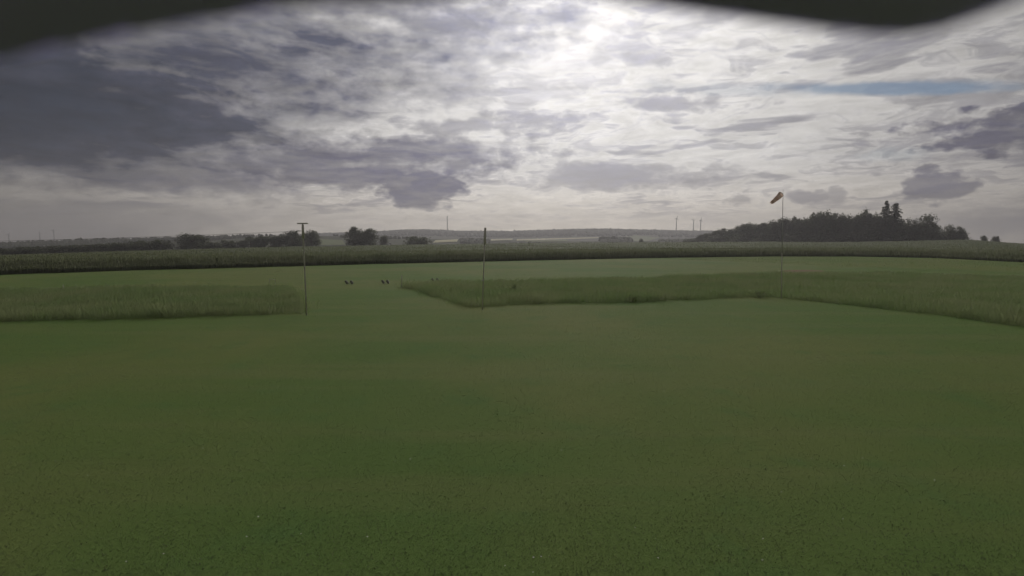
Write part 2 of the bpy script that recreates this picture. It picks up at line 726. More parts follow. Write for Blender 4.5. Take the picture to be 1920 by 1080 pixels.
# far fields draped on the hills
def drape(name, quad, mat, start, nx=24, ny=6, lift=0.9):
    vs, fs = [], []
    for j in range(ny + 1):
        for i in range(nx + 1):
            u, v = i / nx, j / ny
            x = (quad[0][0] * (1 - u) + quad[1][0] * u) * (1 - v) + (quad[3][0] * (1 - u) + quad[2][0] * u) * v
            y = (quad[0][1] * (1 - u) + quad[1][1] * u) * (1 - v) + (quad[3][1] * (1 - u) + quad[2][1] * u) * v
            q = land_hit(x, y, start)
            vs.append((q.x, q.y, q.z + lift))
    for j in range(ny):
        for i in range(nx):
            k = j * (nx + 1) + i
            fs.append((k, k + 1, k + nx + 2, k + nx + 1))
    return tag(link(name, np_mesh(name, vs, fs, smooth=True), mat), kind='structure')


FIELDS = [
    [(812, 456), (857, 454), (859, 449.5), (816, 451.5)],
    [(921, 452), (960, 450.5), (962, 447.5), (920, 448.8)],
    [(969, 452), (1060, 449.5), (1124, 446.5), (1122, 444.6)],
]
for q in FIELDS:
    if q is FIELDS[2]:
        q = [(969, 452), (1120, 447), (1124, 444.8), (969, 448.8)]
    drape('pale_field', q, m_pale, 520, lift=0.6)
for q in ([(596, 461), (648, 460), (642, 451), (600, 449)], [(1166, 453), (1212, 453), (1236, 446), (1176, 440.5)],
          [(985, 455), (1065, 453), (1062, 449.8), (985, 452.2)]):
    drape('green_field', q, m_green, 520, lift=0.6)


# ------------------------------------------------------------------ blades (grass and crop), all numpy
def in_poly(x, y, poly):
    inside = np.zeros(len(x), bool)
    n = len(poly)
    for i in range(n):
        x1, y1 = poly[i][0], poly[i][1]
        x2, y2 = poly[(i + 1) % n][0], poly[(i + 1) % n][1]
        c = ((y1 > y) != (y2 > y)) & (x < (x2 - x1) * (y - y1) / (y2 - y1 + 1e-12) + x1)
        inside ^= c
    return inside


def value_noise(x, y, s, seed):
    g = np.random.default_rng(seed).random((64, 64))
    u, v = x / s, y / s
    i, j = np.floor(u).astype(int), np.floor(v).astype(int)
    fu, fv = u - i, v - j
    fu, fv = fu * fu * (3 - 2 * fu), fv * fv * (3 - 2 * fv)
    G = lambda a, b: g[a % 64, b % 64]
    return (G(i, j) * (1 - fu) + G(i + 1, j) * fu) * (1 - fv) + (G(i, j + 1) * (1 - fu) + G(i + 1, j + 1) * fu) * fv


def blades(name, x, y, z, h, w, lean, head=0.0, simple=False):
    """one bent tapering blade per point: two quads; with head > 0 a seed head quad on top"""
    n = len(x)
    th = rng.random(n) * 2 * math.pi
    ph = rng.random(n) * 2 * math.pi
    sx, sy = np.cos(th) * w / 2, np.sin(th) * w / 2
    lx, ly = np.cos(ph) * lean * h, np.sin(ph) * lean * h
    P0 = np.stack([x, y, z], -1)
    P1 = P0 + np.stack([lx * 0.3, ly * 0.3, h * 0.55], -1)
    P2 = P0 + np.stack([lx, ly, h * (1 - 0.3 * lean)], -1)
    S = np.stack([sx, sy, np.zeros(n)], -1)
    top = 0.25 if head == 0 else head
    V = np.stack([P0 - S, P0 + S, P1 + S * 0.85, P1 - S * 0.85, P2 + S * top, P2 - S * top], 1).reshape(-1, 3)
    if simple:
        V = np.stack([P0 - S, P0 + S, P2 + S * top, P2 - S * top], 1).reshape(-1, 3)
        return np_mesh(name, V, np.arange(4 * n).reshape(-1, 4), rng.random(n) ** 2)
    b = np.arange(n)[:, None] * 6
    Fc = np.concatenate([b + np.array([0, 1, 2, 3]), b + np.array([3, 2, 4, 5])], 1).reshape(-1, 4)
    t = rng.random(n) ** 2
    return np_mesh(name, V, Fc, np.repeat(t, 2))


def scatter(poly, dens):
    xs, ys = [q[0] for q in poly], [q[1] for q in poly]
    area = (max(xs) - min(xs)) * (max(ys) - min(ys))
    n = int(area * dens)
    x = rng.uniform(min(xs), max(xs), n)
    y = rng.uniform(min(ys), max(ys), n)
    k = in_poly(x, y, poly)
    return x[k], y[k]


# the short grass of the lawn, thinning out with distance
n = 260000
dd = 5.5 + 34 * rng.random(n) ** 1.35
xx = (rng.random(n) * 2 - 1) * dd * 1.08
LEFT_TALL = [flat(*q) for q in ((-420, 618), (0, 603), (300, 596), (575, 588), (546, 542), (300, 545), (0, 549), (-420, 556))]
RIGHT_TALL = [flat(*q) for q in ((753, 538), (800, 551), (885, 577), (1000, 571), (1200, 566), (1330, 561), (1440, 557), (1600, 572), (1760, 592), (1920, 612), (2300, 662),
                                 (2300, 536), (1920, 523), (1600, 514), (1400, 518), (1100, 526), (820, 532))]
keep = ~(in_poly(xx, dd, LEFT_TALL) | in_poly(xx, dd, RIGHT_TALL))
keep &= rng.random(n) < 0.35 + 0.65 * value_noise(xx, dd, 0.9, 3)
xx, dd = xx[keep], dd[keep]
n = len(xx)
me = blades('lawn_grass', xx, dd, np.zeros(n) - 0.004, rng.uniform(0.012, 0.033, n), rng.uniform(0.006, 0.012, n), rng.uniform(0.5, 1.2, n))
tag(link('lawn_grass', me, m_blade), 'short mown grass covering the airfield lawn', 'grass', kind='stuff')


def tall_patch(name, poly, dens, hmin, hmax, label):
    x, y = scatter(poly, dens)
    # clumps and gaps
    v = value_noise(x, y, 1.3, 5) * 0.6 + value_noise(x, y, 0.45, 6) * 0.4
    k = rng.random(len(x)) < 0.35 + 0.9 * v
    x, y, v = x[k], y[k], v[k]
    # shift points a little so that no border is ruler-straight
    j = np.where(rng.random(len(x)) < 0.15, 0.45, 0.12)
    x = x + rng.normal(0, 1, len(x)) * j + (value_noise(x, y, 1.7, 41) - 0.5) * 0.5
    y = y + rng.normal(0, 1, len(x)) * j + (value_noise(x, y, 1.1, 42) - 0.5) * 0.6
    h = (hmin + (hmax - hmin) * v) * rng.uniform(0.55, 1.15, len(x)) * (0.7 + 0.6 * value_noise(x, y, 6.0, 8))
    me = blades(name, x, y, np.zeros(len(x)) - 0.01, h, rng.uniform(0.008, 0.020, len(x)), rng.uniform(0.12, 0.75, len(x)), 0.5, True)
    return tag(link(name, me, m_tall), label, 'grass', kind='stuff')


tall_patch('tall_grass', LEFT_TALL, 420, 0.32, 0.66, 'strip of tall unmown grass left of the mown path')
tall_patch('tall_grass', RIGHT_TALL, 290, 0.32, 0.68, 'wide bed of tall unmown grass right of the mown path')
MEADOW = [flat(*q) for q in ((1236, 486), (1400, 492), (1550, 499), (1920, 512), (2300, 526), (2300, 507), (1920, 494), (1760, 486), (1600, 482.5), (1440, 482.5))]
tall_patch('meadow_grass', MEADOW, 22, 0.18, 0.34, 'knee-high meadow between the runway and the crop on the right')

# bare soil patch by the meadow
SO = [flat(*q) for q in ((1462, 510), (1500, 512.5), (1538, 511), (1545, 507.5), (1510, 506), (1470, 506.8))]
bm = bmesh.new()
bm.faces.new([bm.verts.new((q.x, q.y, 0.006)) for q in SO])
me = bpy.data.meshes.new('soil_patch'); bm.to_mesh(me); bm.free()
tag(link('soil_patch', me, m_soil), kind='structure')

# the standing crop: stems along the front, canopy behind
cols = np.arange(-560, 2480, 8.0)


def ray_xy(c, dep):
    return (c - 960) * COSP / F * dep, dep


fr = np.array([front_depth(np.array([q]))[0] for q in cols])
n = 260000
ci = rng.uniform(-300, 2220, n)
back = 24 * rng.random(n) ** 1.3
d = front_depth(ci) + back + (value_noise(ci, back * 0, 22, 12) - 0.5) * 0.7
x, y = ray_xy(ci, d)
z = terrain(x, y)
h = CROP_H * np.clip(0.42 + back / 5.0, 0, 1) * rng.uniform(0.80, 1.10, n) * (0.92 + 0.16 * value_noise(x, y, 3.0, 9))
me = blades('crop_stems', x, y, z - 0.02, h, rng.uniform(0.025, 0.065, n), rng.uniform(0.02, 0.22, n), 0.9, True)
crop_stems = link('crop_stems', me, m_crop)
tag(crop_stems, 'dark upright front edge of the tall crop behind the airfield', 'crop', kind='stuff')

nd = 46
vs = []
for j in range(nd + 1):
    t = (j / nd) ** 1.6
    d1 = interp(cols, CROP_REAR_D)
    dep = fr + 6.0 + (d1 - fr - 6.0 + 6) * t
    x, y = ray_xy(cols, dep)
    z = terrain(x, y) + CROP_H * (0.88 if j else 0.2) + (value_noise(x, y, 2.5, 21) - 0.5) * 0.22 + (value_noise(x, y, 9, 22) - 0.5) * 0.15
    if j == nd:
        z = z - 1.0
    vs.append(np.stack([x, y, z], -1))
V = np.vstack(vs)
nc = len(cols)
ii, jj = np.meshgrid(np.arange(nc - 1), np.arange(nd), indexing='ij')
Fq = np.stack([jj * nc + ii, jj * nc + ii + 1, (jj + 1) * nc + ii + 1, (jj + 1) * nc + ii], -1).reshape(-1, 4)
tag(link('crop_field', np_mesh('crop_field', V, Fq, smooth=True), m_canopy), 'broad field of grey-green crop stretching back to the trees', 'crop', kind='stuff')

# loose ears standing proud of the canopy further back
n = 70000
ci = rng.uniform(-200, 2120, n)
d0 = front_depth(ci); d1 = interp(ci, CROP_REAR_D)
d = d0 + 20 + (d1 - d0 - 20) * rng.random(n) ** 1.2
x, y = ray_xy(ci, d)
z = terrain(x, y) + CROP_H * 0.7
me = blades('crop_ears', x, y, z, CROP_H * rng.uniform(0.2, 0.42, n), rng.uniform(0.06, 0.16, n), rng.uniform(0.1, 0.5, n), 0.7, True)
tag(link('crop_ears', me, m_crop), 'loose ears rising above the grey-green crop field', 'crop', kind='stuff')


# ------------------------------------------------------------------ trees
def leaf_quads(centers, size, rs):
    n = len(centers)
    a = rs.normal(size=(n, 3)); a /= np.linalg.norm(a, axis=1)[:, None]
    b = rs.normal(size=(n, 3)); b -= (a * b).sum(1)[:, None] * a; b /= np.linalg.norm(b, axis=1)[:, None]
    s = size * rs.uniform(0.55, 1.25, n)[:, None]
    V = np.stack([centers - a * s, centers - b * s * 0.6, centers + a * s, centers + b * s * 0.6], 1).reshape(-1, 3)
    Fc = np.arange(4 * n).reshape(-1, 4)
    return V, Fc


def broadleaf(seed, H=12.0, W=9.0, base=0.12, lobes=16, leaves=2600, gap=0.0, upright=0.0):
    """returns (trunk mesh, crown mesh); base = height where foliage begins, as a share"""
    rs = np.random.default_rng(seed)
    mb = MB()
    tr = 0.022 * H
    top = Vector((rs.normal() * 0.3, rs.normal() * 0.3, H * 0.62))
    mb.tube([(0, 0, -0.3), (0.05, 0, H * 0.15), (top * 0.6), top], [tr * 1.25, tr, tr * 0.7, tr * 0.25], 8)
    cs, rad_ = [], []
    for k in range(lobes):
        zf = base + (1 - base) * (0.10 + 0.78 * (k + rs.random()) / lobes)
        prof = math.sin(math.pi * min(max((zf - base) / (1 - base), 0.02), 0.98) ** 0.8) ** 0.6
        an = k * 2.4 + rs.normal() * 0.5
        rr = W / 2 * prof * rs.uniform(0.35, 0.78) * (1 - upright * 0.3)
        c = np.array([math.cos(an) * rr, math.sin(an) * rr, zf * H])
        cs.append(c)
        rad_.append(W * rs.uniform(0.15, 0.24) * (0.75 + 0.4 * prof))
        s = Vector((0, 0, max(zf * H * 0.62, H * 0.1)))
        mb.tube([s, (s + Vector(c)) * 0.5 + Vector((0, 0, -0.15)), Vector(c)], [tr * 0.45, tr * 0.3, tr * 0.1], 5)
    cs, rad_ = np.array(cs), np.array(rad_)
    pick = rs.integers(0, lobes, leaves)
    v = rs.normal(size=(leaves, 3)); v /= np.linalg.norm(v, axis=1)[:, None]
    rr = rad_[pick] * rs.random(leaves) ** 0.38 * (1 + 0.22 * rs.normal(size=leaves))
    ctr = cs[pick] + v * rr[:, None] * np.array([1, 1, 0.85])
    ctr[:, 2] = np.clip(ctr[:, 2], 0.2, H * 1.02)
    V, Fc = leaf_quads(ctr, 0.34 * (W / 9) ** 0.5, rs)
    return mb.mesh('trunk', True), np_mesh('crown', V, Fc, rs.random(leaves))


def spruce(seed, H=18.0, W=6.0, gap=0.0):
    rs = np.random.default_rng(seed)
    mb = MB()
    mb.tube([(0, 0, -0.3), (0, 0, H * 0.5), (0.05, 0, H * 0.99)], [0.26, 0.16, 0.02], 8)
    ctrs = []
    z = H * 0.06
    while z < H * 0.99:
        f = 1 - z / H
        L = W / 2 * (f ** 0.62) * rs.uniform(0.7, 1.1) + 0.12
        nb = 6
        for k in range(nb):
            if rs.random() < gap:
                continue
            an = rs.random() * 2 * math.pi
            l = L * rs.uniform(0.6, 1.15)
            droop = -0.35 * l
            tip = np.array([math.cos(an) * l, math.sin(an) * l, z + droop])
            mb.tube([(0, 0, z), tuple((np.array([0, 0, z]) + tip) / 2 + np.array([0, 0, 0.05 * l])), tuple(tip)], [0.05, 0.03, 0.01], 4, False)
            m = int(7 + l * 9)
            t = rs.random(m) ** 0.8
            pts = np.array([0, 0, z]) * (1 - t)[:, None] + tip * t[:, None]
            pts += rs.normal(size=(m, 3)) * np.array([0.14, 0.14, 0.06]) - np.array([0, 0, 1]) * rs.random(m)[:, None] * 0.45 * (0.3 + t)[:, None]
            ctrs.append(pts)
        z += rs.uniform(0.35, 0.6)
    ctr = np.vstack(ctrs)
    V, Fc = leaf_quads(ctr, 0.26, rs)
    return mb.mesh('trunk', True), np_mesh('crown', V, Fc, rs.random(len(ctr)))


BL = [broadleaf(100 + k, 12, 9, b, lo, 3000) for k, (b, lo) in enumerate(((0.04, 18), (0.08, 15), (0.03, 22), (0.12, 14), (0.05, 20)))]
LOOSE = [broadleaf(130 + k, 12, 8, 0.15, 17, 1500) for k in range(3)]
BUSH = [broadleaf(150 + k, 5, 8, 0.0, 12, 1800) for k in range(3)]
SP = [spruce(170 + k, 18, 8.0, 0.12) for k in range(2)]


def place(name, variant, loc, h, w, baseh, basew, mat, label, group=None, cat='tree', rot=None):
    o = empty(name, loc)
    for nm, me, mt in (('trunk', variant[0], m_bark), ('crown', variant[1], mat)):
        if not me.materials:
            me.materials.append(mt)
        link(nm, me, None, o)
    o.scale = (w / basew, w / basew, h / baseh)
    o.rotation_euler = (0, 0, random.uniform(0, 6.28) if rot is None else rot)
    return tag(o, label, cat, group)


def tree_px(name, variant, x, ytop, wpx, Y, baseh, basew, mat, label, group=None, cat='tree', sink=0.3):
    t = at_depth(x, ytop, Y)
    g = tz(t.x, t.y)
    return place(name, variant, (t.x, t.y, g - sink), t.z - g + sink, wpx / F * Y, baseh, basew, mat, label, group, cat)


# trees standing beyond the crop on the left, each by its outline
tree_px('bush', BUSH[0], 225, 456, 60, 240, 5, 8, m_leaf, 'leftmost low dark bush at the far edge of the crop', None, 'bush')
tree_px('bush', BUSH[1], 262, 452, 62, 245, 5, 8, m_leaf, 'low dark bush left of the broad round tree', None, 'bush')
tree_px('bush', BUSH[2], 302, 450, 50, 250, 5, 8, m_leaf, 'dark bush touching the left side of the broad round tree', None, 'bush')
tree_px('broad_tree', BL[0], 359, 437, 66, 260, 12, 9, m_leaf, 'broad round dark tree alone above the hedge, far left of the T-topped pole')
tree_px('bush', BUSH[0], 398, 455, 40, 265, 5, 8, m_leaf, 'low bush right under the broad round tree', None, 'bush')
tree_px('bush', BUSH[1], 428, 451, 40, 280, 5, 8, m_leaf, 'rounded bush midway between the broad tree and the tall hedge', None, 'bush')
tree_px('hedge_tree', BL[1], 470, 443, 46, 285, 12, 9, m_leaf, 'left end tree of the dense tall hedge behind the T-topped pole')
tree_px('hedge_tree', BL[2], 497, 440, 48, 290, 12, 9, m_leaf, 'second tree from the left end of the dense tall hedge')
tree_px('hedge_tree', BL[3], 523, 440, 44, 292, 12, 9, m_leaf, 'third tree in the dense tall hedge, flat topped')
tree_px('hedge_tree', BL[4], 548, 431, 38, 290, 12, 9, m_leaf, 'round topped tree just left of the T-topped pole')
tree_px('hedge_tree', BL[0], 566, 441, 34, 300, 12, 9, m_leaf, 'low tree directly behind the T-topped pole')
tree_px('hedge_tree', BL[2], 583, 430, 36, 290, 12, 9, m_leaf, 'square topped tree just right of the T-topped pole')
tree_px('field_tree', BL[1], 666, 424, 44, 300, 12, 9, m_leaf, 'left and taller one of the two joined round trees in the middle distance')
tree_px('field_tree', BL[4], 692, 427, 40, 304, 12, 9, m_leaf2, 'right one of the two joined round trees in the middle distance')
tree_px('small_tree', BL[3], 719, 441, 20, 320, 12, 9, m_leaf, 'small narrow tree right of the two joined round trees')
tree_px('bush', BUSH[1], 783, 444, 60, 330, 5, 8, m_leaf, 'wide low dome-shaped bush between the two joined trees and the mast')
tree_px('bush', BUSH[2], 1203, 448, 12, 480, 5, 8, m_leaf2, 'tiny bush alone before the far hill, below the right group of turbines', None, 'bush')

for i, (x, yt, w) in enumerate(((-40, 467, 70), (5, 465, 66), (48, 463, 62), (88, 462, 60), (128, 460, 62), (166, 459, 58), (198, 458, 50))):
    tree_px('hedge_bush', BUSH[i % 3], x, yt, w, 205 + i * 5, 5, 8, m_leaf, 'low dark bush in the hedge running to the left picture edge', 'bushes of the low hedge at far left', 'bush')

# the wood on the right: outline of its crowns
TOP = [(1296, 449), (1312, 442), (1330, 436), (1352, 428), (1372, 427), (1394, 418), (1420, 416), (1450, 410), (1475, 408), (1492, 404), (1510, 406),
       (1530, 396), (1548, 394), (1572, 398), (1600, 401), (1622, 396), (1640, 401), (1668, 405), (1690, 415), (1712, 410), (1738, 404), (1758, 418), (1774, 427), (1794, 426), (1808, 436)]


def wood_depth(x):
    return float(np.interp(x, [1290, 1400, 1500, 1600, 1820], [470, 390, 345, 320, 305]))


x = 1298.0
k = 0
while x < 1690:
    Yd = wood_depth(x)
    ww = random.uniform(30, 42) * 330 / Yd
    yt = float(np.interp(x, [q[0] for q in TOP], [q[1] for q in TOP])) + random.uniform(-2, 3.5)
    tree_px('woodland_tree', BL[k % 5], x, yt, ww, Yd + random.uniform(-4, 4), 12, 9, m_leaf if k % 3 else m_leaf2,
            'dark leafy tree massed in the wood on the right', 'leafy trees of the wood on the right')
    x += ww * 0.42
    k += 1
x = 1306.0
while x < 1800:            # second row, fills the body of the wood
    Yd = wood_depth(x) + 14
    yt = float(np.interp(x, [q[0] for q in TOP], [q[1] for q in TOP])) + random.uniform(4, 10)
    tree_px('woodland_tree', BL[(k * 2) % 5], x, yt, 40 * 330 / Yd, Yd, 12, 9, m_leaf,
            'dark leafy tree massed in the wood on the right', 'leafy trees of the wood on the right')
    x += 21
    k += 1
for i, (x, yt, w) in enumerate(((1300, 449, 40), (1350, 442, 50), (1400, 438, 50), (1452, 436, 56), (1505, 434, 56), (1560, 432, 60), (1615, 432, 60), (1668, 434, 56), (1716, 436, 50), (1760, 439, 44))):
    tree_px('woodland_shrub', BUSH[i % 3], x, yt, w * 1.25, wood_depth(x) - 6, 5, 8, m_leaf, 'leafy shrub closing the foot of the wood on the right', 'shrubs along the foot of the wood', 'shrub')
tree_px('slim_tree', LOOSE[0], 1624, 388, 18, 318, 12, 8, m_leaf, 'thin loose-crowned tree poking out of the wood left of the spruces')
tree_px('slim_tree', LOOSE[1], 1640, 398, 22, 318, 12, 8, m_leaf, 'lower loose tree between the thin tree and the spruces')
tree_px('spruce_tree', SP[0], 1663, 375, 46, 308, 18, 8.0, m_needle, 'left and taller of the two tall spruces above the wood')
tree_px('spruce_tree', SP[1], 1680, 379, 54, 310, 18, 8.0, m_needle, 'right one of the two tall spruces, with drooping branches')
tree_px('birch_tree', LOOSE[1], 1708, 408, 26, 306, 12, 8, m_leaf, 'pointed loose tree just right of the spruces')
tree_px('birch_tree', LOOSE[2], 1735, 400, 42, 304, 12, 8, m_leaf, 'tall airy round-topped tree right of the spruces')
tree_px('birch_tree', LOOSE[0], 1752, 416, 26, 304, 12, 8, m_leaf, 'lower tree leaning on the right side of the airy round-topped tree')
tree_px('edge_tree', BL[3], 1730, 418, 50, 308, 12, 9, m_leaf, 'dense dark tree below the airy round-topped tree')
tree_px('edge_tree', LOOSE[1], 1781, 420, 24, 303, 12, 8, m_leaf, 'pointed tree in the low right end of the wood')
tree_px('edge_tree', LOOSE[2], 1802, 423, 22, 302, 12, 8, m_leaf, 'last slim tree at the right end of the wood')
tree_px('edge_shrub', BUSH[0], 1790, 433, 50, 304, 5, 8, m_leaf, 'dense dark shrub at the right end of the wood', None, 'shrub')
tree_px('lone_bush', BUSH[1], 1845, 442, 13, 312, 5, 8, m_leaf, 'left one of two small bushes on the skyline at the far right', None, 'bush')
tree_px('lone_bush', BUSH[2], 1868, 443, 15, 312, 5, 8, m_leaf, 'right one of two small bushes on the skyline at the far right', None, 'bush')


# far woodland on the ridges: masses of tiny crowns
def ico(sub):
    bm = bmesh.new()
    bmesh.ops.create_icosphere(bm, subdivisions=sub, radius=1)
    v = np.array([q.co[:] for q in bm.verts]); f = np.array([[w.index for w in q.verts] for q in bm.faces])
    bm.free()
    return v, f


IV, IF = ico(1)
OPEN = [(808, 862, 448, 457), (917, 966, 446.5, 453), (966, 1126, 445.5, 452), (594, 650, 449, 462), (1185, 1236, 441, 452)]


def far_wood(name, x, y, hh, label):
    z = terrain(x, y)
    cx = column(x, y)
    ok = np.ones(len(x), bool)
    for yo in (0.0, 0.5, 1.0):                     # keep the open fields open
        cy = 446 - (z + hh * yo - CAM_H) / y * F
        for (xa, xb, ya, yb) in OPEN:
            ok &= ~((cx > xa) & (cx < xb) & (cy > ya) & (cy < yb))
    x, y, z, hh = x[ok], y[ok], z[ok], hh[ok]
    n = len(x)
    jit = 1 + 0.22 * rng.normal(size=(n, len(IV), 1))
    s = np.stack([hh * rng.uniform(0.42, 0.7, n), hh * rng.uniform(0.42, 0.7, n), hh * 0.55], -1)
    V = IV[None] * jit * s[:, None, :] + np.stack([x, y, z + hh * 0.42], -1)[:, None, :]
    Fc = IF[None] + (np.arange(n) * len(IV))[:, None, None]
    me = np_mesh(name, V.reshape(-1, 3), Fc.reshape(-1, 3), np.repeat(rng.random(n), len(IF)))
    return tag(link(name, me, m_far), label, 'woodland', kind='stuff')


n = 7000
ci = rng.uniform(560, 1420, n)
d = 1825 - 340 * rng.random(n) ** 1.9
x, y = ray_xy(ci, d)
far_wood('far_woodland', x, y, rng.uniform(5, 9, n), 'hazy woodland along the far ridge in the middle')
# nearer slope: woods below the ridge, leaving the fields open
n = 5200
ci = rng.uniform(640, 1330, n)
d = 795 - 190 * rng.random(n)
x, y = ray_xy(ci, d)
k = (value_noise(x, y, 62, 31) > 0.45)
far_wood('slope_woodland', x[k], y[k], rng.uniform(2.6, 4.4, k.sum()), 'scattered dark copses on the near slope below the far ridge')
n = 260
ci = rng.uniform(1118, 1182, n); d = rng.uniform(840, 1050, n)
x, y = ray_xy(ci, d)
far_wood('copse', x, y, rng.uniform(6.0, 9.5, n), 'dark copse on the slope in front of the far ridge, left of the green field')
n = 3600
ci = rng.uniform(-200, 470, n)
d = 790 - 150 * rng.random(n) ** 0.8
x, y = ray_xy(ci, d)
k = value_noise(x, y, 80, 33) > 0.38
far_wood('hillside_woodland', x[k], y[k], rng.uniform(3, 5, k.sum()), 'dark wooded slope on the far left below the turbines')
n = 90
ci = np.concatenate([rng.uniform(80, 640, 70), rng.uniform(360, 530, 20)])
x, y = ray_xy(ci, np.full(n, 799.0))
far_wood('ridge_trees', x, y, rng.uniform(1.8, 4.4, n), 'row of tiny trees dotted along the left skyline')


# ------------------------------------------------------------------ turbines and mast on the far hills
def turbine(x, yhub, Y, rpx, spin, label, yaw):
    h = at_depth(x, yhub, Y)
    g = tz(h.x, h.y)
    o = empty('wind_turbine', (h.x, h.y, g))
    H = h.z - g
    MB().tube([(0, 0, -1), (0, 0, H * 0.5), (0, 0, H)], [2.0, 1.7, 1.3], 12).build('tower', m_mast, o, True)
    R = Matrix.Rotation(yaw, 3, 'Z')
    MB().box(R @ Vector((0, 1.1, H + 0.8)), (2.3, 5.6, 2.3), R).build('nacelle', m_mast, o)
    hub = R @ Vector((0, -2.3, H + 0.8))
    MB().tube([hub + R @ Vector((0, 0.8, 0)), hub, hub + R @ Vector((0, -1.4, 0))], [1.0, 1.0, 0.2], 10).build('hub', m_mast, o, True)
    L = rpx / F * Y
    for k in range(3):
        w = spin + k * 2 * math.pi / 3
        dv = R @ Vector((math.sin(w), 0, math.cos(w)))
        sv = R @ Vector((math.cos(w), 0, -math.sin(w)))
        vs = []
        for t, wd in ((0.02, 0.9), (0.2, 1.6), (0.6, 0.9), (1.0, 0.25)):
            for s, q in ((-1, -0.2), (1, -0.2), (1, 0.2), (-1, 0.2)):
                vs.append(hub + dv * L * t + sv * s * wd * 0.6 + R @ Vector((0, q, 0)))
        mb = MB(); mb.v = vs
        for i in range(3):
            for q in range(4):
                q2 = (q + 1) % 4
                mb.f.append((i * 4 + q, i * 4 + q2, i * 4 + 4 + q2, i * 4 + 4 + q))
        mb.f += [(3, 2, 1, 0), (12, 13, 14, 15)]
        mb.build('blade', m_mast, o)
    return tag(o, label, 'wind turbine', 'wind turbines on the horizon')


turbine(16, 440.5, 1980, 5.5, 0.5, 'leftmost wind turbine at the picture edge on the left horizon', 0.3)
turbine(74, 437, 2050, 4.5, 0.15, 'middle wind turbine of the three on the left horizon', 0.5)
turbine(100.5, 432.5, 2050, 5.0, 0.7, 'rightmost and tallest wind turbine of the three on the left horizon', 0.2)
turbine(1268.5, 410, 1980, 5.0, 0.3, 'leftmost wind turbine of the three on the right horizon, standing apart', 0.2)
turbine(1300.5, 413.5, 2050, 4.5, 0.9, 'middle wind turbine of the three on the right horizon', -0.3)
turbine(1314, 413, 2050, 5.0, 0.1, 'right wind turbine of the three on the right horizon, beside the wood', 0.4)

t = at_depth(838.5, 404.5, 1800)
g = tz(t.x, t.y)
o = empty('radio_mast', (t.x, t.y, g))
H = t.z - g
W = 1.3
for k in range(3):
    w = k * 2 * math.pi / 3
    MB().tube([(math.cos(w) * W, math.sin(w) * W, 0), (math.cos(w) * W, math.sin(w) * W, H * 0.97)], [0.55, 0.5], 6).build('mast_leg', m_mast, o)
mb = MB()
st = 3.0
for i in range(int(H * 0.97 / st)):
    for k in range(3):
        w1, w2 = k * 2 * math.pi / 3, (k + 1) * 2 * math.pi / 3
        mb.tube([(math.cos(w1) * W, math.sin(w1) * W, i * st), (math.cos(w2) * W, math.sin(w2) * W, (i + 1) * st)], [0.18, 0.18], 4, False)
tag(mb.build('lattice', m_mast, o), kind='stuff')
MB().tube([(0, 0, H * 0.95), (0, 0, H)], [0.5, 0.25], 6).build('antenna', m_mast, o)
tag(o, 'tall thin lattice mast rising above the far ridge', 'mast')


# ------------------------------------------------------------------ poles and nets on the airfield
def lean_pole(name, base_px, top_px):
    b = flat(*base_px)
    t = at_depth(top_px[0], top_px[1], b.y)
    o = empty(name, b)
    return o, b, t - b


WIRE_Y = 433
# T-topped pole
o, tb, tv = lean_pole('net_pole', (575, 591), (567.5, 420))
MB().tube([(0, 0, -0.3), tv * 0.5, tv * 0.82, tv], [0.040, 0.034, 0.038, 0.040], 10).build('shaft', m_wood, o, True)
MB().tube([tv * 0.845, tv * 0.99], [0.07, 0.06], 10).build('pole_head', m_wood, o, True)
MB().box(tv + Vector((0, 0, 0.03)), (0.54, 0.07, 0.06)).build('crossbar', m_wood, o)
MB().box(tv * 0.925 + Vector((-0.24, 0, 0)), (0.20, 0.06, 0.05)).build('bracket', m_steel, o)
tag(o, 'slightly leaning wooden pole with a T-shaped crossbar on top', 'pole')
# plain pole
o, cb, cv = lean_pole('net_pole', (904, 581), (910, 427))
MB().tube([(0, 0, -0.3), cv * 0.5, cv * 0.8], [0.034, 0.029, 0.032], 10).build('shaft', m_wood, o, True)
MB().tube([cv * 0.8, cv * 0.83, cv], [0.045, 0.072, 0.06], 10).build('pole_head', m_wood, o, True)
MB().box(cv * 0.36 + Vector((-0.03, -0.05, 0)), (0.16, 0.05, 0.05)).build('cleat', m_steel, o)
tag(o, 'plain dark pole with a thicker head in the middle, beside the tall grass', 'pole')
# windsock pole
o, wb, wv = lean_pole('windsock_pole', (1465, 559), (1468.2, 355))
MB().tube([(0, 0, -0.3), wv * 0.42], [0.032, 0.030], 10).build('lower_tube', m_wood, o, True)
MB().tube([wv * 0.42, wv * 0.93], [0.02, 0.017], 10).build('upper_tube', m_steel, o, True)
MB().tube([wv * 0.93, wv], [0.014, 0.010], 8).build('swivel', m_steel, o, True)
tag(o, 'tall slender pole carrying the windsock at the edge of the tall grass', 'pole')

# windsock
s0 = at_depth(1464.5, 364.2, wb.y)
s1 = at_depth(1445.8, 380.2, wb.y - 0.1)
axis = (s1 - s0)
L = axis.length
axn = axis.normalized()
so = empty('windsock', s0)
side = axn.cross(Vector((0, 1, 0))).normalized()
upv = side.cross(axn)
NB, RINGS = 5, 5
r0, r1 = 0.185, 0.095


def sock_ring(t, sag=True):
    c = axn * L * t + Vector((0, 0, -0.10 * math.sin(math.pi * t * 0.9) * 0.4))
    r = r0 + (r1 - r0) * t
    ring = []
    for k in range(20):
        w = 2 * math.pi * k / 20
        rr = r * (1 + 0.05 * math.sin(3 * w + t * 9) * t + 0.04 * math.sin(7 * w + 14 * t))
        ring.append(c + (side * math.cos(w) + upv * math.sin(w)) * rr)
    return ring


